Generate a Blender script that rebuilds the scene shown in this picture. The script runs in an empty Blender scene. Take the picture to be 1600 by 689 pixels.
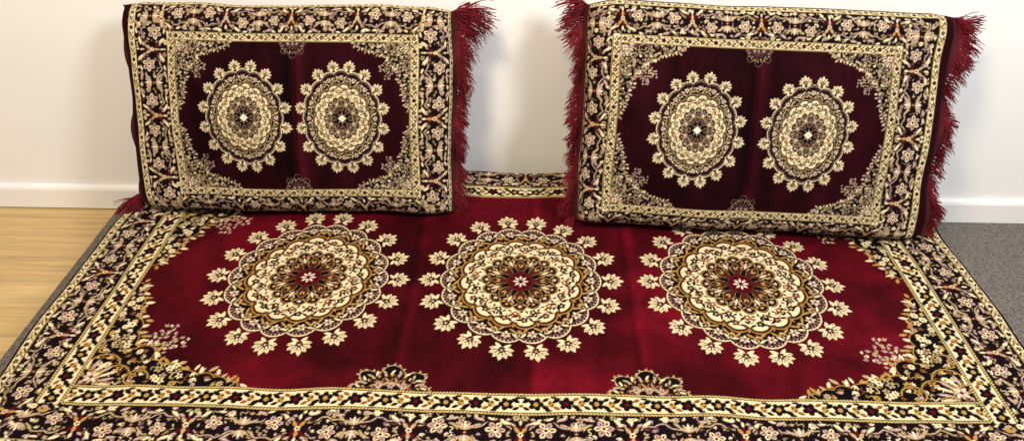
import bpy, math, random
import numpy as np
from mathutils import Matrix, Vector

rng = random.Random(11)
nrng = np.random.RandomState(5)
scene = bpy.context.scene
col = scene.collection
PI = math.pi

# ------------------------------------------------------------------ colours
def lin(h):
    v = [int(h[i:i+2], 16)/255 for i in (0, 2, 4)]
    return tuple(c/12.92 if c <= .04045 else ((c+.055)/1.055)**2.4 for c in v)
MAROON = lin('3c030b'); DEEP = lin('1f0308'); BLACK = lin('0b060a'); CREAM = lin('d8c79e')
GOLD = lin('a47f40'); ORANGE = lin('7e4624'); PINK = lin('b2938a'); ROSE = lin('74484c'); RED = lin('500712')
WHITE = lin('e4d8c0'); YELLOW = lin('bea566'); BROWN = lin('50301c'); TAN = lin('a8926c'); GROUND = lin('11070c')

# ------------------------------------------------------------------ pattern painter (works in metres on the cloth)
class Canvas:
    def __init__(s, x0, y0, W, H, res):
        s.x0, s.y0, s.res = x0, y0, res
        s.nx, s.ny = int(round(W*res)), int(round(H*res))
        s.a = np.zeros((s.ny, s.nx, 4), np.float32)
    def win(s, xa, xb, ya, yb):
        i0 = max(0, int((xa-s.x0)*s.res)); i1 = min(s.nx, int((xb-s.x0)*s.res)+2)
        j0 = max(0, int((ya-s.y0)*s.res)); j1 = min(s.ny, int((yb-s.y0)*s.res)+2)
        if i1 <= i0 or j1 <= j0: return None
        X = (s.x0+(np.arange(i0, i1)+.5)/s.res)[None, :]
        Y = (s.y0+(np.arange(j0, j1)+.5)/s.res)[:, None]
        return s.a[j0:j1, i0:i1], X, Y
    def rect(s, xa, xb, ya, yb, c, f=0.):
        w = s.win(min(xa, xb), max(xa, xb), min(ya, yb), max(ya, yb))
        if w is None: return
        A, X, Y = w
        A[(X >= min(xa, xb)) & (X < max(xa, xb)) & (Y >= min(ya, yb)) & (Y < max(ya, yb))] = (*c, f)
    def ell(s, x, y, rx, ry, ang, c, leaf=False):
        m = max(rx, ry); w = s.win(x-m, x+m, y-m, y+m)
        if w is None: return
        A, X, Y = w; ca, sa = math.cos(ang), math.sin(ang)
        u = ((X-x)*ca+(Y-y)*sa)/rx; v = ((Y-y)*ca-(X-x)*sa)/ry
        A[(np.abs(v) < 1-u*u) if leaf else (u*u+v*v < 1)] = (*c, 0)
    def polar(s, x, y, fn, c, rmax, sx=1., sy=1., f=0.):
        w = s.win(x-rmax*sx, x+rmax*sx, y-rmax*sy, y+rmax*sy)
        if w is None: return
        A, X, Y = w; dx = (X-x)/sx; dy = (Y-y)/sy
        A[np.hypot(dx, dy) < fn(np.arctan2(dy, dx))] = (*c, f)
    def flower(s, x, y, r, n, c, cc, ang=0., deep=.4, core=.34):
        s.polar(x, y, lambda t: r*(1-deep+deep*np.abs(np.cos(n*(t-ang)/2))), c, r)
        if cc is not None: s.ell(x, y, r*core, r*core, 0, cc)
    def daisy(s, x, y, r, n, c, cc, ang=0., wd=.2):
        for k in range(n):
            a = ang+2*PI*k/n
            s.ell(x+math.cos(a)*r*.58, y+math.sin(a)*r*.58, r*.42, r*wd, a, c[k % len(c)], True)
        s.ell(x, y, r*.22, r*.22, 0, cc)
    def stroke(s, pts, wd, c):
        for (x1, y1), (x2, y2) in zip(pts[:-1], pts[1:]):
            l = math.hypot(x2-x1, y2-y1)
            s.ell((x1+x2)/2, (y1+y2)/2, l/2+wd*.6, wd/2, math.atan2(y2-y1, x2-x1), c)

def small(a, k=2):
    ny, nx = a.shape[0]//k*k, a.shape[1]//k*k
    a = a[:ny, :nx]
    return a.reshape(ny//k, k, nx//k, k, a.shape[2]).mean((1, 3))

def palmette(cv, x, y, r, ang, c=None):
    """leaf cluster: pointed leaves with dark cuts between, curled foot, dark heart"""
    c = c or CREAM
    for k, l in ((-3, .92), (3, .92), (-2, 1.02), (2, 1.02), (-1, 1.05), (1, 1.05), (0, 1.20)):
        a = ang+k*.52; l *= r
        cv.ell(x+math.cos(a)*l*.56, y+math.sin(a)*l*.56, l*.46, r*(.195 if k else .205), a, c, True)
        if k:
            e = k/abs(k)
            cv.ell(x+math.cos(a-.18*e)*l*.66, y+math.sin(a-.18*e)*l*.66, l*.24, r*.09, a+.3*e, c, True)
    for sg in (-1, 1):
        a = ang+sg*2.35
        cv.ell(x+math.cos(a)*r*.44, y+math.sin(a)*r*.44, r*.42, r*.15, a, c, True)
    for k in (-2.5, -1.5, -.5, .5, 1.5, 2.5):
        a = ang+k*.52
        cv.ell(x+math.cos(a)*r*.52, y+math.sin(a)*r*.52, r*.27, r*.052, a, BLACK, True)
    for k in (-3, -2, -1, 0, 1, 2, 3):
        a = ang+k*.52
        cv.ell(x+math.cos(a)*r*.70, y+math.sin(a)*r*.70, r*.18, r*.032, a, BROWN, True)
    cv.flower(x+math.cos(ang)*r*.10, y+math.sin(ang)*r*.10, r*.34, 5, DEEP, None, ang, .35)
    cv.flower(x+math.cos(ang)*r*.12, y+math.sin(ang)*r*.12, r*.17, 5, ROSE, CREAM, ang, .35, .4)

def medallion(cv, cx, cy, Rx, Ry, n, pale=False):
    R = (Rx+Ry)/2
    P = lambda r, t: (cx+Rx*r*math.cos(t), cy+Ry*r*math.sin(t))
    A = lambda t: math.atan2(Ry*math.sin(t), Rx*math.cos(t))
    k0 = 1.06 if pale else 1.0
    disc = lambda r, d, m, c, ph=0.: cv.polar(cx, cy, lambda t: k0*r*(1-d+d*np.abs(np.cos(m*(t-ph)/2))**.7), c, k0*r, Rx, Ry)
    G1, G2 = (TAN, CREAM) if pale else (GOLD, YELLOW)
    OR = BROWN if pale else ORANGE
    q = random.Random(int(cx*997)+3)
    J = lambda s: q.uniform(-s, s)
    for k in range(n):
        t = 2*PI*(k+.5)/n+PI/2
        x, y = P(.878, t); palmette(cv, x, y, R*(.124 if pale else .114), A(t))
    # outer scalloped lacework band
    disc(.800, .07, n, CREAM); disc(.787, .07, n, BLACK); disc(.762, .075, n, ROSE); disc(.754, .075, n, BLACK)
    for k in range(n):
        t = 2*PI*k/n
        for j in range(7):
            x, y = P(k0*(.776-.012*abs(j-3)*.6), t+(j-3)*PI/n*.27); cv.ell(x, y, R*.006, R*.006, 0, CREAM)
        x, y = P(.70+J(.008), t); cv.daisy(x, y, R*.050, 6, (PINK, CREAM), RED, t+J(.5), .24)
        for sg in (-1, 1):
            x, y = P(.645+J(.006), t+sg*.085); cv.ell(x, y, R*.045, R*.011, A(t)+sg*.9+J(.3), G1, True)
            x, y = P(.71+J(.008), t+sg*.12); cv.ell(x, y, R*.04, R*.011, A(t)+PI/2-sg*.5+J(.4), CREAM, True)
            x, y = P(.67+J(.008), t+sg*.14); cv.ell(x, y, R*.03, R*.009, A(t)-sg*.4+J(.4), TAN, True)
            x, y = P(.735, t+sg*.06); cv.ell(x, y, R*.022, R*.007, A(t)+sg*.8+J(.4), ROSE, True)
        x, y = P(.655, t+PI/n); cv.flower(x, y, R*.026, 5, OR, G2, t, .35, .4)
        x, y = P(.70, t+PI/n); cv.ell(x, y, R*.018, R*.009, A(t+PI/n), TAN)
    k0 = 1.01
    m = n-2
    disc(.620, .09, m, G1, .1); disc(.612, .09, m, OR, .1); disc(.602, .10, m, BLACK, .1); disc(.582, .10, m, CREAM, .1)
    for k in range(m):
        t = 2*PI*k/m+.1
        x, y = P(.592, t+PI/m); cv.ell(x, y, R*.022, R*.008, A(t), G1, True)
        x, y = P(.515+J(.008), t+J(.03)); cv.flower(x, y, R*.040, 5, RED if k % 2 else BLACK, TAN, t+J(.5), .4, .3)
        for sg in (-1, 1):
            x, y = P(.52+J(.012), t+sg*.11); cv.ell(x, y, R*.038, R*.013, A(t)+sg*1.1+J(.6), BLACK, True)
            x, y = P(.46+J(.012), t+sg*.10); cv.ell(x, y, R*.036, R*.013, A(t)-sg*.8+J(.7), (RED, BLACK, ORANGE)[(k+sg) % 3], True)
            x, y = P(.48+J(.014), t+sg*.17); cv.ell(x, y, R*.026, R*.011, A(t)+sg*.4+J(.8), BLACK, True)
            x, y = P(.55+J(.008), t+sg*.16); cv.ell(x, y, R*.026, R*.010, A(t)-sg*.9+J(.6), BROWN, True)
            x, y = P(.415+J(.010), t+sg*.06); cv.ell(x, y, R*.026, R*.010, A(t)+sg*.9+J(.6), BLACK, True)
        x, y = P(.437+J(.008), t+PI/m); cv.flower(x, y, R*.036, 5, (DEEP, ORANGE)[k % 2], CREAM, t+J(.5), .4, .3)
        a1 = J(1.5)
        cv.stroke([P(.475+.035*math.sin(g*1.6+a1), t+g*.06) for g in range(7)], R*.008, BLACK)
    # gold flower ring, then the layered star
    disc(.392, .13, 16, BLACK); disc(.382, .13, 16, G1); disc(.374, .13, 16, BLACK)
    for k in range(16):
        t = 2*PI*k/16
        x, y = P(.335, t); cv.flower(x, y, R*.022, 5, OR if k % 2 else PINK, CREAM, t, .35, .35)
        for sg in (-1, 1):
            x, y = P(.318, t+sg*.13); cv.ell(x, y, R*.028, R*.009, A(t)+sg*.9, G1, True)
    for k in range(8):
        t = 2*PI*(k+.5)/8
        x, y = P(.262, t); cv.ell(x, y, R*.048, R*.012, A(t), CREAM, True)
        for sg in (-1, 1):
            x, y = P(.282, t+sg*.13); cv.ell(x, y, R*.032, R*.010, A(t)+sg*.7, PINK, True)
            x, y = P(.242, t+sg*.12); cv.ell(x, y, R*.03, R*.009, A(t)-sg*.5, G1, True)
            x, y = P(.212, t+sg*.10); cv.ell(x, y, R*.022, R*.008, A(t)+sg*.5, ROSE, True)
    for k in range(8):
        t = 2*PI*k/8
        x, y = P(.205, t); cv.ell(x, y, R*.098, R*.050, A(t), G1, True)
        cv.ell(x, y, R*.089, R*.045, A(t), BLACK, True)
        cv.ell(x, y, R*.074, R*.030, A(t), BROWN if not pale else ROSE, True)
        cv.ell(x, y, R*.060, R*.021, A(t), RED if not pale else BLACK, True)
        for sg in (-1, 1):
            x, y = P(.222, t+sg*.055); cv.ell(x, y, R*.026, R*.006, A(t)+sg*.35, YELLOW, True)
    if pale:
        disc(.13, .12, 8, BLACK)
        for k in range(8):
            t = 2*PI*k/8
            x, y = P(.085, t); cv.ell(x, y, R*.022, R*.008, A(t), TAN, True)
        cv.flower(cx, cy, R*.066, 4, WHITE, DEEP, 0, .30, .18)
    else:
        disc(.145, .12, 8, BLACK); disc(.136, .12, 8, BROWN); disc(.128, .12, 8, RED)
        for k in range(8):
            t = 2*PI*k/8
            x, y = P(.096, t+PI/8); cv.ell(x, y, R*.020, R*.010, A(t+PI/8), BLACK, True)
            x, y = P(.048, t); cv.ell(x, y, R*.028, R*.010, A(t), WHITE, True)
    cv.ell(cx, cy, R*.010, R*.010, 0, DEEP)

LEAFSET = (CREAM, PINK, TAN, CREAM, TAN, TAN, ROSE, PINK, CREAM)
WARMSET = (CREAM, GOLD, TAN, CREAM, GOLD, ORANGE, PINK, YELLOW, CREAM, ORANGE)
def sprig(cv, x, y, r, ang, cs=LEAFSET):
    q = rng.random()
    if q < .22:
        cv.daisy(x, y, r, rng.choice((5, 6, 7)), (rng.choice((cs[0], cs[2], cs[4])),), rng.choice((RED, BROWN, DEEP)), ang, .26)
    elif q < .72:
        c = rng.choice(cs)
        for sg in (-1, 0, 1):
            a = ang+sg*.75
            cv.ell(x+math.cos(a)*r*.5, y+math.sin(a)*r*.5, r*.62, r*.18, a, c, True)
    else:
        c = rng.choice(cs)
        ca, sa = math.cos(ang), math.sin(ang)
        cv.stroke([(x+r*(.3*k-.9)*ca-r*.5*math.sin(k*1.1)*sa, y+r*(.3*k-.9)*sa+r*.5*math.sin(k*1.1)*ca) for k in range(7)], r*.22, c)

def bloom(cv, x, y, r, ang):
    cv.ell(x, y, r*1.14, r*1.14, 0, GROUND)
    for k in range(6):
        a = ang+k*PI/3
        cv.ell(x+math.cos(a)*r*.62, y+math.sin(a)*r*.62, r*.36, r*.27, a, PINK if k % 2 else CREAM, True)
        cv.ell(x+math.cos(a)*r*.58, y+math.sin(a)*r*.58, r*.24, r*.11, a, ROSE if k % 2 else RED, True)
    cv.flower(x, y, r*.36, 5, CREAM, RED, ang+.3, .35, .5)

def floral_band(cv, sx, sy, dx, dy, length, w, period, first=.5):
    """floral vine on a near-black ground along (dx,dy) from (sx,sy); w = band width"""
    a0 = math.atan2(dy, dx)
    T = lambda s, t: (sx+dx*s-dy*t, sy+dy*s+dx*t)
    n = int(length/period+1)
    m = int(length/period*20)
    st = w*.175
    for i in range(int(length/st)):
        for j in range(5):
            s = (i+.5+rng.uniform(-.4, .4))*st; t = (-.40+.2*j)*w+rng.uniform(-.35, .35)*st
            x, y = T(s, t); sprig(cv, x, y, st*rng.uniform(.38, .58), rng.uniform(0, 2*PI))
    for sg, c, wd in ((1, TAN, .038), (-1, PINK, .032)):
        pts = [T(k*period/20, sg*.28*w*math.sin(2*PI*k/20)+.05*w*math.sin(k*1.9)) for k in range(m)]
        cv.stroke(pts, w*wd*2.8, GROUND); cv.stroke(pts, w*wd, c)
    for u in range(n+1):
        s0 = (u+first)*period
        if s0 > length+w*.3: continue
        x, y = T(s0, 0)
        # tulip of tan and red leaves
        cv.ell(x, y, w*.26, w*.34, a0, GROUND, True)
        for e in (-1, 1):
            for k in (-1, 0, 1):
                a = a0+e*PI/2+k*.6
                cv.ell(x+math.cos(a)*w*.15, y+math.sin(a)*w*.15, w*.11, w*.042, a, (TAN if u % 2 else GOLD) if (k == 0) == (e > 0) else RED, True)
                cv.ell(x+math.cos(a)*w*.32, y+math.sin(a)*w*.32, w*.08, w*.034, a+.5*k, CREAM if k == 0 else PINK, True)
        cv.flower(x, y, w*.07, 5, CREAM, RED, a0, .3, .45)
        for sg in (-1, 1):
            t0 = (sg*(.12 if u % 2 else -.12)+rng.uniform(-.05, .05))*w
            bloom(cv, *T(s0+sg*period*(.25+rng.uniform(-.03, .03)), t0), w*rng.uniform(.20, .24), a0+u)
            for e in (-1, 1):
                for (f, tt, l, b, c, rot) in ((.14, .35, .13, .040, CREAM, .6), (.12, .20, .09, .030, BROWN, -.4), (.37, .38, .12, .036, PINK, .3), (.40, .22, .11, .032, TAN, -.7), (.28, .42, .09, .028, CREAM, .1)):
                    x, y = T(s0+sg*period*f+rng.uniform(-.05, .05)*w, e*tt*w+rng.uniform(-.05, .05)*w)
                    cv.ell(x, y, w*l, w*b, a0+e*sg*rot+rng.uniform(-.5, .5), c, True)
        x, y = T(s0+period*.5, 0)
        cv.ell(x, y, w*.16, w*.28, a0, GROUND)
        for e in (-1, 1):
            for k in range(-2, 3):
                a = a0+e*PI/2+k*.5
                x, y = T(s0+period*.5, e*.07*w)
                cv.ell(x+math.cos(a)*w*.12, y+math.sin(a)*w*.12, w*.12, w*.034, a, (CREAM, PINK, TAN)[abs(k)], True)
        x, y = T(s0+period*.5, 0); cv.flower(x, y, w*.06, 5, RED, TAN, a0, .3, .4)

def guard(cv, sx, sy, dx, dy, length, w, period, rope=.14):
    """cream stripe with dark flowers and rope edges, along (dx,dy)"""
    a0 = math.atan2(dy, dx)
    T = lambda s, t: (sx+dx*s-dy*t, sy+dy*s+dx*t)
    def strip(ta, tb, c):
        (xa, ya), (xb, yb) = T(0, ta), T(length, tb); cv.rect(xa, xb, ya, yb, c)
    strip(-w/2, w/2, BLACK); strip(-w*(.5-rope), w*(.5-rope), CREAM)
    if rope > 0:
        for e in (-1, 1):
            p = w*.12
            for i in range(int(length/p)):
                x, y = T((i+.5)*p, e*w*(.5-rope/2)); cv.ell(x, y, p*.60, p*.28, a0+.7, YELLOW)
    u = 0; i = 0; wi = w*(1-2*rope)
    while u+period*.5 < length:
        s = u+period*.5
        x, y = T(s, 0)
        cv.flower(x, y, wi*.40, 5, BLACK, RED if i % 2 else GOLD, a0+i, .35, .32)
        x, y = T(s+period*.5, 0)
        cv.ell(x, y, period*.13, wi*.22, a0+.3*(1 if i % 2 else -1), GOLD, True)
        for e in (-1, 1):
            x, y = T(s+period*.32*e, e*wi*.22); cv.ell(x, y, period*.17, wi*.13, a0+e*.6, BLACK, True)
            x, y = T(s+period*.32*e, -e*wi*.26); cv.ell(x, y, period*.14, wi*.10, a0-e*.5, ORANGE if i % 2 else DEEP, True)
            x, y = T(s+period*.42*e, e*wi*.40); cv.ell(x, y, period*.13, wi*.08, a0, BLACK, True)
            x, y = T(s+period*.46*e, -e*wi*.10); cv.ell(x, y, period*.07, wi*.06, a0+e, BROWN, True)
        u += period; i += 1

LOBES = [(.0, .0, .34), (.24, .16, .14), (.16, .26, .13), (.38, .07, .155), (.53, .11, .09), (.63, .03, .115), (.77, .05, .07), (.86, .01, .075), (.96, .0, .045),
         (.07, .40, .155), (.11, .55, .09), (.03, .65, .115), (.05, .79, .07), (.01, .88, .075), (.0, .97, .045), (.30, .27, .09)]
def spandrel(cv, fx, fy, P, Q, cs):
    """ragged, lacy corner spray in the quadrant whose field corner is (-fx,-fy)"""
    w = cv.win(-fx, -fx+P*1.35, -fy, -fy+Q*1.35); A, X, Y = w
    p = (X+fx)/P; q = (Y+fy)/Q
    D = np.full((p*q).shape, 9.)
    for a, b, r in LOBES: D = np.minimum(D, np.hypot(p-a, q-b)-r)
    inside = (X > -fx) & (Y > -fy)
    dist = lambda a_, b_: min(math.hypot(a_-a, b_-b)-r for a, b, r in LOBES)
    # stepped spray of loose leafy sprigs growing out of the hollow of the corner
    s = .038
    for j in range(26):
        for i in range(26):
            a_, b_ = (i+.5)*s, (j+.5)*s
            d = dist(a_, b_)
            stepped = (int(i/3)+int(j/3))*3*s
            if d > -.03 and stepped < .82 and abs(a_-b_) < .19 and a_ > .24 and b_ > .24:
                x, y = -fx+P*(a_+rng.uniform(-.25, .25)*s), -fy+Q*(b_+rng.uniform(-.25, .25)*s)
                r = P*s*rng.uniform(.50, .70); an = rng.choice((0, PI/2, PI, -PI/2))+rng.uniform(-.5, .5); c = rng.choice((PINK, CREAM, PINK, TAN))
                for e in (-1, 0, 1):
                    cv.ell(x+math.cos(an+e*.8)*r*.5, y+math.sin(an+e*.8)*r*.5, r*.62, r*.17, an+e*.8, c, True)
    # ragged leafy rim
    for a, b, r in LOBES:
        k = int(r*150)
        for i in range(k):
            t = 2*PI*i/k+rng.uniform(-.05, .05)
            a_, b_ = a+r*math.cos(t), b+r*math.sin(t)
            if dist(a_, b_) > -.004 and a_ > 0 and b_ > 0:
                o = rng.choice((.006, .014, .024, .038))
                cv.ell(-fx+P*(a_+o*math.cos(t)), -fy+Q*(b_+o*math.sin(t)), P*rng.uniform(.024, .040), P*rng.uniform(.009, .014), t+rng.uniform(-.7, .7), cs[i % 5], True)
    for th, c in ((0., cs[4]), (-.006, BLACK)): A[(D < th) & inside] = (*c, 0)
    st = P*.050
    for i in range(30):
        for j in range(int(30*Q/P)):
            pp, qq = (i+.5+rng.uniform(-.35, .35))*st, (j+.5+rng.uniform(-.35, .35))*st
            d = dist(pp/P, qq/Q)
            if d < -.012:
                sprig(cv, -fx+pp, -fy+qq, st*rng.uniform(.46, .68), rng.uniform(0, 2*PI), cs)
    for (ax, bx_, rr) in ((.18, .08, .13), (.08, .18, .13), (.34, .05, .1), (.05, .34, .1)):
        pts = [(-fx+P*(ax+rr*.9*math.cos(t*.5)*(1-t*.05)), -fy+Q*(bx_+rr*.9*math.sin(t*.5)*(1-t*.05))) for t in range(11)]
        pts = [z for z in pts if z[0] > -fx and z[1] > -fy]
        if len(pts) > 2: cv.stroke(pts, P*.022, BLACK); cv.stroke(pts, P*.011, cs[4])
    # corner flower cluster
    for k in range(7):
        a = PI/4+(k-3)*.3
        cv.ell(-fx+P*.15*math.cos(a)+P*.02, -fy+P*.15*math.sin(a)+P*.02, P*.05, P*.011, a, PINK if k % 2 else CREAM, True)
    cv.daisy(-fx+P*.065, -fy+P*.065, P*.055, 8, (PINK, CREAM), RED, 0, .2)

def half_rosette(cv, x, y, r, sg, sy=.75, dim=False):
    """small pointed half medallion growing from an edge of the field (sg = +1 up, -1 down)"""
    f = lambda R: (lambda t: R*(.70+.30*np.abs(np.cos(4*(t-PI/2)))**1.2)*(.82+.18*np.sin(np.clip(t, 0, PI))))
    T1, T2 = (ROSE, BROWN) if dim else (TAN, GOLD)
    for k in range(25):
        t = PI*k/24; rr = float(f(r)(np.array(t)))
        cv.ell(x+rr*math.cos(t), y+sg*sy*rr*math.sin(t), r*.06, r*.022, sg*t+.6*(1 if k % 2 else -1), T1 if k % 3 else T2, True)
    for R, c in ((r*.98, T1), (r*.955, BLACK), (r*.60, BROWN), (r*.565, BLACK)):
        w = cv.win(x-r, x+r, y if sg > 0 else y-r, y+r if sg > 0 else y)
        A, X, Y = w; dx, dy = X-x, (Y-y)/sy*sg
        A[(np.hypot(dx, dy) < f(R)(np.arctan2(dy, dx))) & (dy >= 0)] = (*c, 0)
    for k in range(13):
        t = PI*(k+.5)/13
        for q, rr, c in ((.72, .08, TAN if dim or k % 2 else CREAM), (.60, .05, PINK if k % 2 else T2), (.40, .09, T2 if k % 2 else ROSE), (.26, .05, T1)):
            cv.ell(x+r*q*.95*math.cos(t), y+sg*sy*r*q*.95*math.sin(t), r*rr, r*.024, sg*t+(.5 if k % 2 else -.5), c, True)
    for dx in (-.26, 0, .26): cv.daisy(x+dx*r, y+sg*r*.10, r*.09, 6, (PINK,), RED, 0, .25)

def mirror(q):
    top = np.concatenate([q, q[:, ::-1]], 1)
    return np.concatenate([top, top[::-1]], 0)

def vnoise(ny, nx, cy, cx, seed):
    r = np.random.RandomState(seed); g = r.rand(cy+2, cx+2)
    y = np.linspace(0, cy, ny); x = np.linspace(0, cx, nx)
    yi = y.astype(int); xi = x.astype(int); fy = (y-yi)[:, None]; fx = (x-xi)[None, :]
    fy = fy*fy*(3-2*fy); fx = fx*fx*(3-2*fx)
    a = g[yi][:, xi]; b = g[yi][:, xi+1]; c = g[yi+1][:, xi]; d = g[yi+1][:, xi+1]
    return (a*(1-fx)+b*fx)*(1-fy)+(c*(1-fx)+d*fx)*fy

RES = 1250.
# ---- long floor mattress cloth
GX, GY, GW = .900, .378, .052
MW, MH = 2.26, 1.16
q = Canvas(-MW/2, -MH/2, MW/2, MH/2, RES)
q.rect(-3, 3, -3, 3, GROUND)
FB = .082
floral_band(q, 0, -(GY+.150), -1, 0, GX+.22, .075, .18, 0)
floral_band(q, -(GX+.150), 0, 0, -1, GY+.22, .075, .18, 0)
q.rect(-(GX+.105), 0, -(GY+.105), 0, GROUND)
floral_band(q, 0, -(GY+FB/2), -1, 0, GX+FB*.6, FB, .20, 0)
floral_band(q, -(GX+FB/2), 0, 0, -1, GY+FB*.6, FB, .20, 0)
guard(q, 0, -(GY+FB+.010), -1, 0, GX+FB+.020, .020, .042, .1)
guard(q, -(GX+FB+.010), 0, 0, -1, GY+FB+.020, .020, .042, .1)
FX, FY = GX-GW, GY-GW
q.rect(-FX, 0, -FY, 0, MAROON, 1.)
spandrel(q, FX, FY, .31, .29, WARMSET)
guard(q, 0, -(GY-GW/2), -1, 0, GX, GW, .056)
guard(q, -(GX-GW/2), 0, 0, -1, GY, GW, .056)
full = Canvas(-MW/2, -MH/2, MW, MH, RES)
full.a = np.ascontiguousarray(mirror(q.a)); full.ny, full.nx = full.a.shape[:2]
# the pile of the plain field lies in broad light and dark sweeps, plus lit and shaded sides of faint straight folds painted into the colour
fy_, fx_ = full.a.shape[:2]
nap_fold_shade = (.55+1.15*vnoise(fy_, fx_, 5, 11, 74)**1.2)*(.78+.44*vnoise(fy_, fx_, 5, 34, 72))*(.85+.3*vnoise(fy_, fx_, 34, 9, 73))
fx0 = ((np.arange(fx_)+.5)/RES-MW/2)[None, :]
for c in (-.245, .235, .02): nap_fold_shade = nap_fold_shade*(1+.40*np.exp(-((fx0-c-.010)/.010)**2)-.30*np.exp(-((fx0-c+.008)/.008)**2))
full.a[..., :3] = np.where(full.a[..., 3:] > .5, full.a[..., :3]*nap_fold_shade[..., None].astype(np.float32)*1.15, full.a[..., :3])
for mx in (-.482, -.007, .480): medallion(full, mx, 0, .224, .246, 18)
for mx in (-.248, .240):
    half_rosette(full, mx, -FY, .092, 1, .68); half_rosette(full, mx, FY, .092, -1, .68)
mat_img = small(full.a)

# ---- cushion cloth
CW, CH = 1.06, .68
def cushion_image(fx, fy, med, rx, ry, wx, seed):
    rng.seed(seed)
    q = Canvas(-CW/2, -CH/2, CW/2, CH/2, RES)
    q.rect(-1, 1, -1, 1, GROUND)
    gw = .020; gx, gy = fx+gw, fy+gw
    wy = .066
    floral_band(q, 0, -(gy+wy/2), -1, 0, gx+wx*.6, wy, .15, 0)
    floral_band(q, -(gx+wx/2), 0, 0, -1, gy+wy, wx, .15, 0)
    guard(q, -(gx+wx+.010), 0, 0, -1, .6, .018, .036, .12)
    guard(q, 0, -(gy+wy+.010), -1, 0, .6, .018, .036, .12)
    q.rect(-(gx+wx+.6), -(gx+wx+.020), -1, 1, DEEP)
    q.rect(-fx, 0, -fy, 0, DEEP, 1.)
    spandrel(q, fx, fy, fx*.47, fy*.86, LEAFSET)
    guard(q, 0, -(fy+gw/2), -1, 0, gx, gw, .028)
    guard(q, -(fx+gw/2), 0, 0, -1, gy, gw, .028)
    f = Canvas(-CW/2, -CH/2, CW, CH, RES)
    f.a = np.ascontiguousarray(mirror(q.a)); f.ny, f.nx = f.a.shape[:2]
    for sg in (-1, 1): half_rosette(f, 0, -sg*fy, .038, sg, 1.0, True)
    # pile sheen and shade beside the middle crease, painted into the colour
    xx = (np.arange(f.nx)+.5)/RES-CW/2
    fold_shade = (1+1.8*np.exp(-((xx-.014)/.014)**2)-.65*np.exp(-((xx+.010)/.012)**2))[None, :, None]
    f.a[..., :3] = np.where(f.a[..., 3:] > .5, f.a[..., :3]*fold_shade, f.a[..., :3])
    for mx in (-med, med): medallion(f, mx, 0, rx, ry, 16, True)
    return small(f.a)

# ------------------------------------------------------------------ object helpers
def tag(o, label=None, cat=None, group=None, kind=None):
    if label: o['label'] = label
    if cat: o['category'] = cat
    if group: o['group'] = group
    if kind: o['kind'] = kind
    return o
def empty(name, loc=(0, 0, 0)):
    o = bpy.data.objects.new(name, None); col.objects.link(o); o.location = loc; o.empty_display_size = .1
    return o
def link(name, me, mat, parent=None, smooth=True):
    o = bpy.data.objects.new(name, me); col.objects.link(o)
    me.materials.append(mat)
    if smooth: me.polygons.foreach_set('use_smooth', [True]*len(me.polygons))
    if parent: o.parent = parent
    return o
def grid_obj(name, P, mat, parent=None, C=None, flip=False):
    ny, nx = P.shape[:2]
    idx = np.arange(ny*nx).reshape(ny, nx)
    f = np.stack([idx[:-1, :-1], idx[:-1, 1:], idx[1:, 1:], idx[1:, :-1]], -1).reshape(-1, 4)
    if flip: f = f[:, ::-1]
    me = bpy.data.meshes.new(name)
    me.vertices.add(ny*nx); me.vertices.foreach_set('co', P.reshape(-1).astype(np.float32))
    me.loops.add(f.size); me.loops.foreach_set('vertex_index', np.ascontiguousarray(f).reshape(-1).astype(np.int32))
    me.polygons.add(len(f)); me.polygons.foreach_set('loop_start', np.arange(0, f.size, 4, dtype=np.int32))
    me.update(calc_edges=True)
    if C is not None:
        at = me.color_attributes.new('Col', 'FLOAT_COLOR', 'POINT')
        at.data.foreach_set('color', np.ascontiguousarray(C, dtype=np.float32).reshape(-1))
    me.validate()
    return link(name, me, mat, parent)
def mesh_obj(name, verts, faces, mat, parent=None, smooth=False):
    me = bpy.data.meshes.new(name); me.from_pydata([tuple(v) for v in verts], [], faces); me.update()
    return link(name, me, mat, parent, smooth)
def box(x0, x1, y0, y1, z0, z1):
    v = [(x, y, z) for z in (z0, z1) for y in (y0, y1) for x in (x0, x1)]
    f = [(0, 2, 3, 1), (4, 5, 7, 6), (0, 1, 5, 4), (2, 6, 7, 3), (0, 4, 6, 2), (1, 3, 7, 5)]
    return v, f

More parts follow.
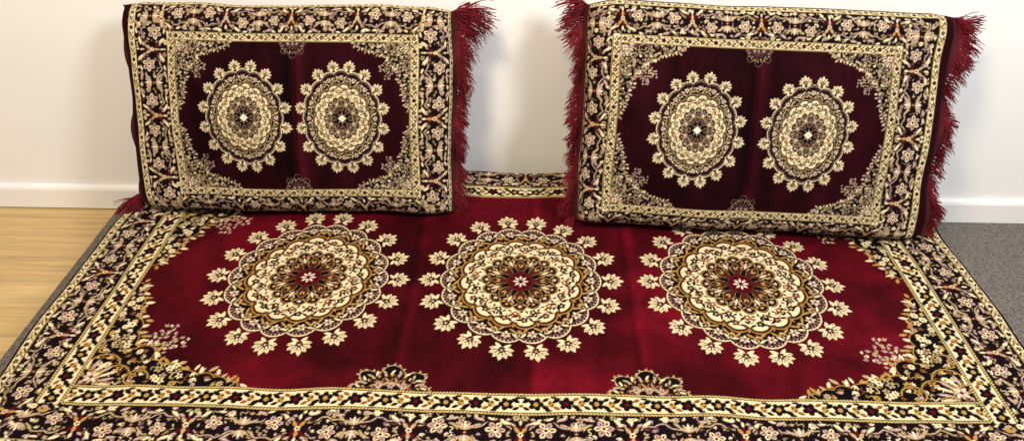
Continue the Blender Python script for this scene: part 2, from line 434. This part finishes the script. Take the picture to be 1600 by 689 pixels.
# ------------------------------------------------------------------ materials
def nodes(name):
    m = bpy.data.materials.new(name); m.use_nodes = True
    nt = m.node_tree; b = nt.nodes['Principled BSDF']
    return m, nt, b
def N(nt, t, **kw):
    n = nt.nodes.new(t)
    for k, v in kw.items(): setattr(n, k, v)
    return n
def velvet(name, streak, fine, lo, hi):
    """cloth colour from the woven pattern; the plain pile field is brushed lighter and darker"""
    m, nt, b = nodes(name); L = nt.links.new
    at = N(nt, 'ShaderNodeAttribute', attribute_name='Col')
    tc = N(nt, 'ShaderNodeTexCoord')
    def brushed(scale, detail, f0, f1, t0, t1):
        mp = N(nt, 'ShaderNodeMapping'); mp.inputs['Scale'].default_value = scale; L(tc.outputs['Object'], mp.inputs['Vector'])
        n1 = N(nt, 'ShaderNodeTexNoise'); n1.inputs['Scale'].default_value = 1.; n1.inputs['Detail'].default_value = detail; n1.inputs['Roughness'].default_value = .6
        n1.inputs['Distortion'].default_value = .6
        L(mp.outputs['Vector'], n1.inputs['Vector'])
        r1 = N(nt, 'ShaderNodeMapRange'); r1.inputs['From Min'].default_value = f0; r1.inputs['From Max'].default_value = f1
        r1.inputs['To Min'].default_value = t0; r1.inputs['To Max'].default_value = t1
        L(n1.outputs['Fac'], r1.inputs['Value'])
        return r1
    ra = brushed(streak, 4., .40, .60, lo, hi); rb = brushed(fine, 5., .36, .64, .7, 1.3)
    mm = N(nt, 'ShaderNodeMath', operation='MULTIPLY'); L(ra.outputs[0], mm.inputs[0]); L(rb.outputs[0], mm.inputs[1])
    n2 = N(nt, 'ShaderNodeTexNoise'); n2.inputs['Scale'].default_value = 420.; n2.inputs['Detail'].default_value = 2.
    L(tc.outputs['Object'], n2.inputs['Vector'])
    r2 = N(nt, 'ShaderNodeMapRange'); r2.inputs['From Min'].default_value = .3; r2.inputs['From Max'].default_value = .7
    r2.inputs['To Min'].default_value = .70; r2.inputs['To Max'].default_value = 1.22
    L(n2.outputs['Fac'], r2.inputs['Value'])
    mx = N(nt, 'ShaderNodeMix', data_type='FLOAT'); L(at.outputs['Alpha'], mx.inputs[0]); mx.inputs[2].default_value = 1.; L(mm.outputs[0], mx.inputs[3])
    mu = N(nt, 'ShaderNodeMath', operation='MULTIPLY'); L(mx.outputs[0], mu.inputs[0]); L(r2.outputs[0], mu.inputs[1])
    vm = N(nt, 'ShaderNodeVectorMath', operation='SCALE'); L(at.outputs['Color'], vm.inputs[0]); L(mu.outputs[0], vm.inputs['Scale'])
    L(vm.outputs[0], b.inputs['Base Color'])
    b.inputs['Roughness'].default_value = .85; b.inputs['Specular IOR Level'].default_value = .05
    b.inputs['Sheen Weight'].default_value = .03; b.inputs['Sheen Roughness'].default_value = .3
    b.inputs['Sheen Tint'].default_value = (.9, .22, .22, 1)
    bp = N(nt, 'ShaderNodeBump'); bp.inputs['Strength'].default_value = .35; bp.inputs['Distance'].default_value = .002
    L(n2.outputs['Fac'], bp.inputs['Height']); L(bp.outputs['Normal'], b.inputs['Normal'])
    return m
def plain(name, c, rough=.8, var=.25, scale=60., bump=.2, dist=.002, sheen=0., c2=None, detail=4.):
    m, nt, b = nodes(name); L = nt.links.new
    tc = N(nt, 'ShaderNodeTexCoord')
    n = N(nt, 'ShaderNodeTexNoise'); n.inputs['Scale'].default_value = scale; n.inputs['Detail'].default_value = detail
    L(tc.outputs['Object'], n.inputs['Vector'])
    cr = N(nt, 'ShaderNodeValToRGB'); cr.color_ramp.elements[0].position = .3; cr.color_ramp.elements[1].position = .7
    cr.color_ramp.elements[0].color = (*[x*(1-var) for x in c], 1); cr.color_ramp.elements[1].color = (*(c2 or [min(1, x*(1+var)) for x in c]), 1)
    L(n.outputs['Fac'], cr.inputs[0]); L(cr.outputs[0], b.inputs['Base Color'])
    b.inputs['Roughness'].default_value = rough; b.inputs['Specular IOR Level'].default_value = .25
    if sheen: b.inputs['Sheen Weight'].default_value = sheen
    if bump:
        bp = N(nt, 'ShaderNodeBump'); bp.inputs['Strength'].default_value = bump; bp.inputs['Distance'].default_value = dist
        L(n.outputs['Fac'], bp.inputs['Height']); L(bp.outputs['Normal'], b.inputs['Normal'])
    return m
M_velvet_m = velvet('mattress velvet', (3.4, 3.6, 3.), (14., 9., 10.), .72, 1.35)
M_velvet_c = velvet('cushion velvet', (6., 4., 2.4), (22., 4., 5.), .60, 1.4)
M_maroon = plain('maroon backing cloth', lin('460812'), .85, .4, 300., .4, .002, .03)
M_fringe = plain('maroon fringe yarn', lin('680b19'), .85, .45, 120., 0, 0, .03)
M_wall = plain('painted wall', (.89, .88, .86), .7, .012, 3., .06, .002)
M_skirt = plain('white skirting paint', (.90, .89, .87), .4, .02, 8., 0)
M_carpet = plain('grey loop carpet', (.172, .150, .132), .95, .55, 230., .9, .007, .03, None, 3.)
def wood():
    m, nt, b = nodes('oak laminate'); L = nt.links.new
    tc = N(nt, 'ShaderNodeTexCoord')
    br = N(nt, 'ShaderNodeTexBrick'); br.offset = .37; br.inputs['Scale'].default_value = 1.
    br.inputs['Brick Width'].default_value = 1.2; br.inputs['Row Height'].default_value = .10; br.inputs['Mortar Size'].default_value = .0007
    br.inputs['Color1'].default_value = (*lin('c6a56e'), 1); br.inputs['Color2'].default_value = (*lin('d0b17a'), 1); br.inputs['Mortar'].default_value = (*lin('987648'), 1)
    L(tc.outputs['Object'], br.inputs['Vector'])
    mp = N(nt, 'ShaderNodeMapping'); mp.inputs['Scale'].default_value = (2.5, 45., 1.); L(tc.outputs['Object'], mp.inputs['Vector'])
    n = N(nt, 'ShaderNodeTexNoise'); n.inputs['Scale'].default_value = 1.5; n.inputs['Detail'].default_value = 6.; n.inputs['Distortion'].default_value = .6
    L(mp.outputs[0], n.inputs['Vector'])
    r = N(nt, 'ShaderNodeMapRange'); r.inputs['From Min'].default_value = .3; r.inputs['From Max'].default_value = .7; r.inputs['To Min'].default_value = .76; r.inputs['To Max'].default_value = 1.12
    L(n.outputs['Fac'], r.inputs['Value'])
    vm = N(nt, 'ShaderNodeVectorMath', operation='SCALE'); L(br.outputs['Color'], vm.inputs[0]); L(r.outputs[0], vm.inputs['Scale'])
    L(vm.outputs[0], b.inputs['Base Color']); b.inputs['Roughness'].default_value = .42
    return m
M_wood = wood()

# ------------------------------------------------------------------ setting
YW = 1.845
XE = -1.20
tag(mesh_obj('wooden_floor', [(-3, -.6, 0), (XE+.02, -.6, 0), (XE+.02, YW, 0), (-3, YW, 0)], [(0, 1, 2, 3)], M_wood), kind='structure')
v, f = box(XE, 3, -.6, YW, -.02, .006)
tag(mesh_obj('carpet', v, f, M_carpet), kind='structure')
tag(mesh_obj('wall', [(-3, YW, 0), (3, YW, 0), (3, YW, 2.6), (-3, YW, 2.6)], [(0, 1, 2, 3)], M_wall), kind='structure')
prof = [(0, .004), (-.016, .004), (-.016, .066), (-.013, .073), (-.006, .077), (0, .078)]
vs = [(x, YW-.0005+p[0], p[1]) for x in (-3, 3) for p in prof]; n = len(prof)
fs = [(i, (i+1) % n, n+(i+1) % n, n+i) for i in range(n)]
tag(mesh_obj('skirting_board', vs, fs, M_skirt), kind='structure')

# ------------------------------------------------------------------ roll-over profile
def roll(d, half, r):
    """arc position d (signed) -> (position, drop)"""
    s = np.sign(d); a = np.abs(d)-(half-r)
    ph = np.clip(a/r, 0, PI/2)
    pos = np.where(a < 0, np.abs(d), half-r+r*np.sin(ph))
    drop = r*(1-np.cos(ph))+np.clip(a-r*PI/2, 0, None)
    return s*pos, drop

# ------------------------------------------------------------------ floor mattress
ZT = .19; MCX, MCY, HX, HY = -.004, 1.3065, 1.022, .4785
OFF = 1.3065-1.315
root = tag(empty('floor_mattress', (MCX, MCY, 0)), 'long low floor mattress in maroon velvet with three large round medallions in a row', 'mattress')
px = 2/RES; r = .03
hax, hay = HX-r+r*PI/2+.05, HY-r+r*PI/2+.05
nx, ny = int(2*hax/px), int(2*hay/px)
S = (np.arange(nx)-(nx-1)/2)*px; Tt = (np.arange(ny)-(ny-1)/2)*px
ci = np.clip(np.rint((S+MW/2)/px).astype(int), 0, mat_img.shape[1]-1)
cj = np.clip(np.rint((Tt+OFF+MH/2)/px).astype(int), 0, mat_img.shape[0]-1)
C = mat_img[cj][:, ci].copy()
lum = C[..., :3].mean(-1)
C[..., :3] *= (1+.20*(nrng.rand(ny, nx, 1)-.5))
xs, dxp = roll(S, HX, r); ys, dyp = roll(Tt, HY, r)
P = np.zeros((ny, nx, 3))
wob = vnoise(ny, nx, 5, 14, 3)-.5; wob2 = vnoise(ny, nx, 9, 24, 4)-.5
P[..., 0] = xs[None, :]+.014*(vnoise(ny, 1, 9, 1, 8)-.5)*(np.abs(xs[None, :])/HX)**4
P[..., 1] = ys[:, None]+.010*(vnoise(1, nx, 1, 16, 9)-.5)*(np.abs(ys[:, None])/HY)**4
top = ZT+.014*wob+.009*wob2+.0012*np.clip(lum*2, 0, 1)
P[..., 2] = np.maximum(top-dxp[None, :]-dyp[:, None], .02)
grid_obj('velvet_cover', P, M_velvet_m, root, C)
v, f = box(-HX+.012, HX-.012, -HY+.012, HY-.012, .007, ZT-.04)
o = mesh_obj('side_panel', v, f, M_maroon, root)
bv = o.modifiers.new('Bevel', 'BEVEL'); bv.width = .02; bv.segments = 4

# ------------------------------------------------------------------ cushions
def cushion(label, cx, y0, W, L, tilt, rollz, yaw, seed, shift, sides, img):
    """sides: dict of -1/+1 -> (band width, strand length top, strand length bottom, count, range low, range high, flare)"""
    root = tag(empty('back_cushion', (cx, y0, ZT+.008)), label, 'cushion', 'medallion cushions leaning on the wall')
    root.rotation_mode = 'QUATERNION'
    # local axes: x right, y = into the wall (depth), z = up the face
    Mx = Matrix.Rotation(yaw, 3, 'Z') @ Matrix.Rotation(-tilt, 3, 'X') @ Matrix.Rotation(rollz, 3, 'Y')
    root.rotation_quaternion = Mx.to_quaternion()
    r = .046; hx, hz = W/2, L/2
    hax, haz = hx-r+r*PI/2, hz-r+r*PI/2
    nx, nz = int(2*hax/px), int(2*haz/px)
    S = np.linspace(-hax, hax, nx); Q = np.linspace(-haz, haz, nz)
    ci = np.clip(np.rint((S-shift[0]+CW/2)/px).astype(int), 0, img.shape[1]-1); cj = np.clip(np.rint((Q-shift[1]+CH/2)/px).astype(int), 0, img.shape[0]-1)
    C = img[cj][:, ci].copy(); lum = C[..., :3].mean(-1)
    C[..., :3] *= (1+.20*(np.random.RandomState(seed).rand(nz, nx, 1)-.5))
    xs, dx = roll(S, hx, r); zs, dz = roll(Q, hz, r)
    u = xs/hx; w = zs/hz
    n0 = np.sqrt(np.clip((1-dx/r), 0, 1))[None, :]*np.sqrt(np.clip(1-dz/r, 0, 1))[:, None]
    n0 = r*np.clip(n0, 0, 1)
    bul = .050*((1-u[None, :]**2)*(1-w[:, None]**2))**.7
    wr = .020*(vnoise(nz, nx, 4, 6, seed)-.5)+.010*(vnoise(nz, nx, 9, 13, seed+1)-.5)
    env = np.clip(n0/r, 0, 1)
    crease = -.007*np.exp(-((xs-shift[0])/.006)**2)[None, :]*np.clip(1-w[:, None]**4, 0, 1)
    D = n0+bul+(wr+crease+.0012*np.clip(lum*2, 0, 1))*env
    ex = .008*(vnoise(nz, 1, 7, 1, seed+2)-.5); ez = .007*(vnoise(1, nx, 1, 8, seed+3)-.5)
    pinch = 1-.008*(1-w[:, None]**2)+.006*w[:, None]**4
    X = xs[None, :]*pinch+ex*np.abs(u[None, :])**3
    Z = hz+zs[:, None]*(1-.008*(1-u[None, :]**2))+ez*np.abs(w[:, None])**3
    # soft rounded corners
    cr = np.clip((np.abs(u)[None, :]-.86)/.14, 0, 1)*np.clip((np.abs(w)[:, None]-.80)/.20, 0, 1)
    X = X-np.sign(u)[None, :]*.006*cr; Z = Z-np.sign(w)[:, None]*.008*cr
    P = np.stack([X+0*Z, -D, Z+0*X], -1)
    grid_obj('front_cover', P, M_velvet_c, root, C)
    k = 6
    ii = sorted(set(list(range(0, nx, k))+[nx-1])); jj = sorted(set(list(range(0, nz, k))+[nz-1]))
    Pb = P[jj][:, ii].copy()
    Pb[..., 1] *= -.50; Pb[..., 1] += .0005
    grid_obj('back_cover', Pb, M_maroon, root, None, True)
    R = random.Random(seed)
    for sg, (bw, lt, lb, cnt, r0, r1, fl) in sides.items():
        e = P[:, -1] if sg > 0 else P[:, 0]
        e = e[::5]; m = len(e)
        cols = []
        for j in range(5):
            t = j/4
            c = e.copy(); c[:, 0] += sg*bw*t*(1+.25*np.sin(np.arange(m)*.23+seed)); c[:, 1] += -.004+.012*t*np.sin(np.arange(m)*.31+seed)+.014*t
            cols.append(c)
        B = np.stack(cols, 1)
        grid_obj('side_band', B, M_maroon, root, None, sg < 0)
        verts, faces = [], []
        i = 0
        while i < cnt:
            # strands hang together in uneven drooping locks
            lock = R.randint(8, 22); tl = r0+(r1-r0)*(i+R.random())/cnt
            flare = max(0, (tl-.80)/.20)*fl
            al = R.gauss(-.65, .36)+1.0*flare; ll = R.uniform(.5, 1.3)*(1+.15*flare); dyl = R.gauss(-.10, .24)
            for _ in range(lock):
                i += 1
                tt = min(1, max(0, tl+R.gauss(0, .009)))
                row = int(tt*(m-1)); b0 = B[row, -1].copy(); b0[0] -= sg*.004
                ln = (lb+(lt-lb)*tt**3.2)*ll*R.uniform(.8, 1.12)
                a = al+R.gauss(0, .15); dy = dyl+R.gauss(0, .10)
                p = Vector(b0); d = Vector((sg*math.cos(a), dy, math.sin(a))).normalized(); seg = 6
                pts = []
                for s_ in range(seg+1):
                    pts.append(p.copy()); p = p+d*(ln/seg)
                    d = (d+Vector((R.gauss(0, .11), R.gauss(0, .09), -.15+R.gauss(0, .11)))).normalized()
                rad = R.uniform(.0011, .0018)
                base = len(verts)
                for s_, pt in enumerate(pts):
                    rr = rad*(1-.40*s_/seg)
                    for q_ in range(3):
                        an = 2*PI*q_/3
                        verts.append((pt.x+rr*math.cos(an)*.5, pt.y+rr*math.cos(an), pt.z+rr*math.sin(an)))
                for s_ in range(seg):
                    for q_ in range(3):
                        q2 = (q_+1) % 3
                        faces.append((base+s_*3+q_, base+s_*3+q2, base+s_*3+3+q2, base+s_*3+3+q_))
        mesh_obj('fringe', verts, faces, M_fringe, root, True)
    return root
cushion('patterned maroon cushion nearer the wooden floor, the smaller one, left of its twin', -.566, 1.56, .770, .493, math.radians(22), math.radians(0), 0, 21, (.025, -.008),
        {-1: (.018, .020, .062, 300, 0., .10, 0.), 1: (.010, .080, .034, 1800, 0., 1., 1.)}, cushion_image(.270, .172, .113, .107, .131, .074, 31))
cushion('patterned maroon cushion nearer the grey carpet, with long red fringe on both sides', .527, 1.510, .818, .518, math.radians(23), math.radians(1.3), math.radians(-1), 44, (-.033, -.018),
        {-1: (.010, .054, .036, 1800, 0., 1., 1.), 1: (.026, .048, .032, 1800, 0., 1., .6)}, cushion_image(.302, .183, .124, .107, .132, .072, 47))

# ------------------------------------------------------------------ camera
cam = bpy.data.cameras.new('camera'); co = bpy.data.objects.new('camera', cam); col.objects.link(co)
cam.sensor_width = 36; cam.lens = 27.; cam.clip_end = 50; cam.clip_start = .02
Rm = Matrix.Rotation(math.radians(1.35), 4, 'Z') @ Matrix.Rotation(math.radians(90-35.5), 4, 'X') @ Matrix.Rotation(math.radians(.2), 4, 'Z')
co.matrix_world = Matrix.Translation((0, 0, 1.29)) @ Rm
scene.camera = co

# ------------------------------------------------------------------ light
def area(name, loc, target, size, power, c):
    l = bpy.data.lights.new(name, 'AREA'); l.shape = 'DISK'; l.size = size; l.energy = power; l.color = c
    o = bpy.data.objects.new(name, l); col.objects.link(o); o.location = loc
    o.rotation_euler = (Vector(target)-Vector(loc)).to_track_quat('-Z', 'Y').to_euler()
area('warm_lamp', (-.50, .15, 2.25), (-.3, 1.6, .3), .50, 48, (1, .83, .60))
area('cool_lamp', (1.30, .05, 2.15), (.2, 1.6, .3), .60, 53, (.94, .965, 1))
w = bpy.data.worlds.new('World'); scene.world = w; w.use_nodes = True
w.node_tree.nodes['Background'].inputs[0].default_value = (1, .98, .95, 1); w.node_tree.nodes['Background'].inputs[1].default_value = .40
scene.view_settings.view_transform = 'Standard'; scene.view_settings.look = 'None'; scene.view_settings.exposure = 0
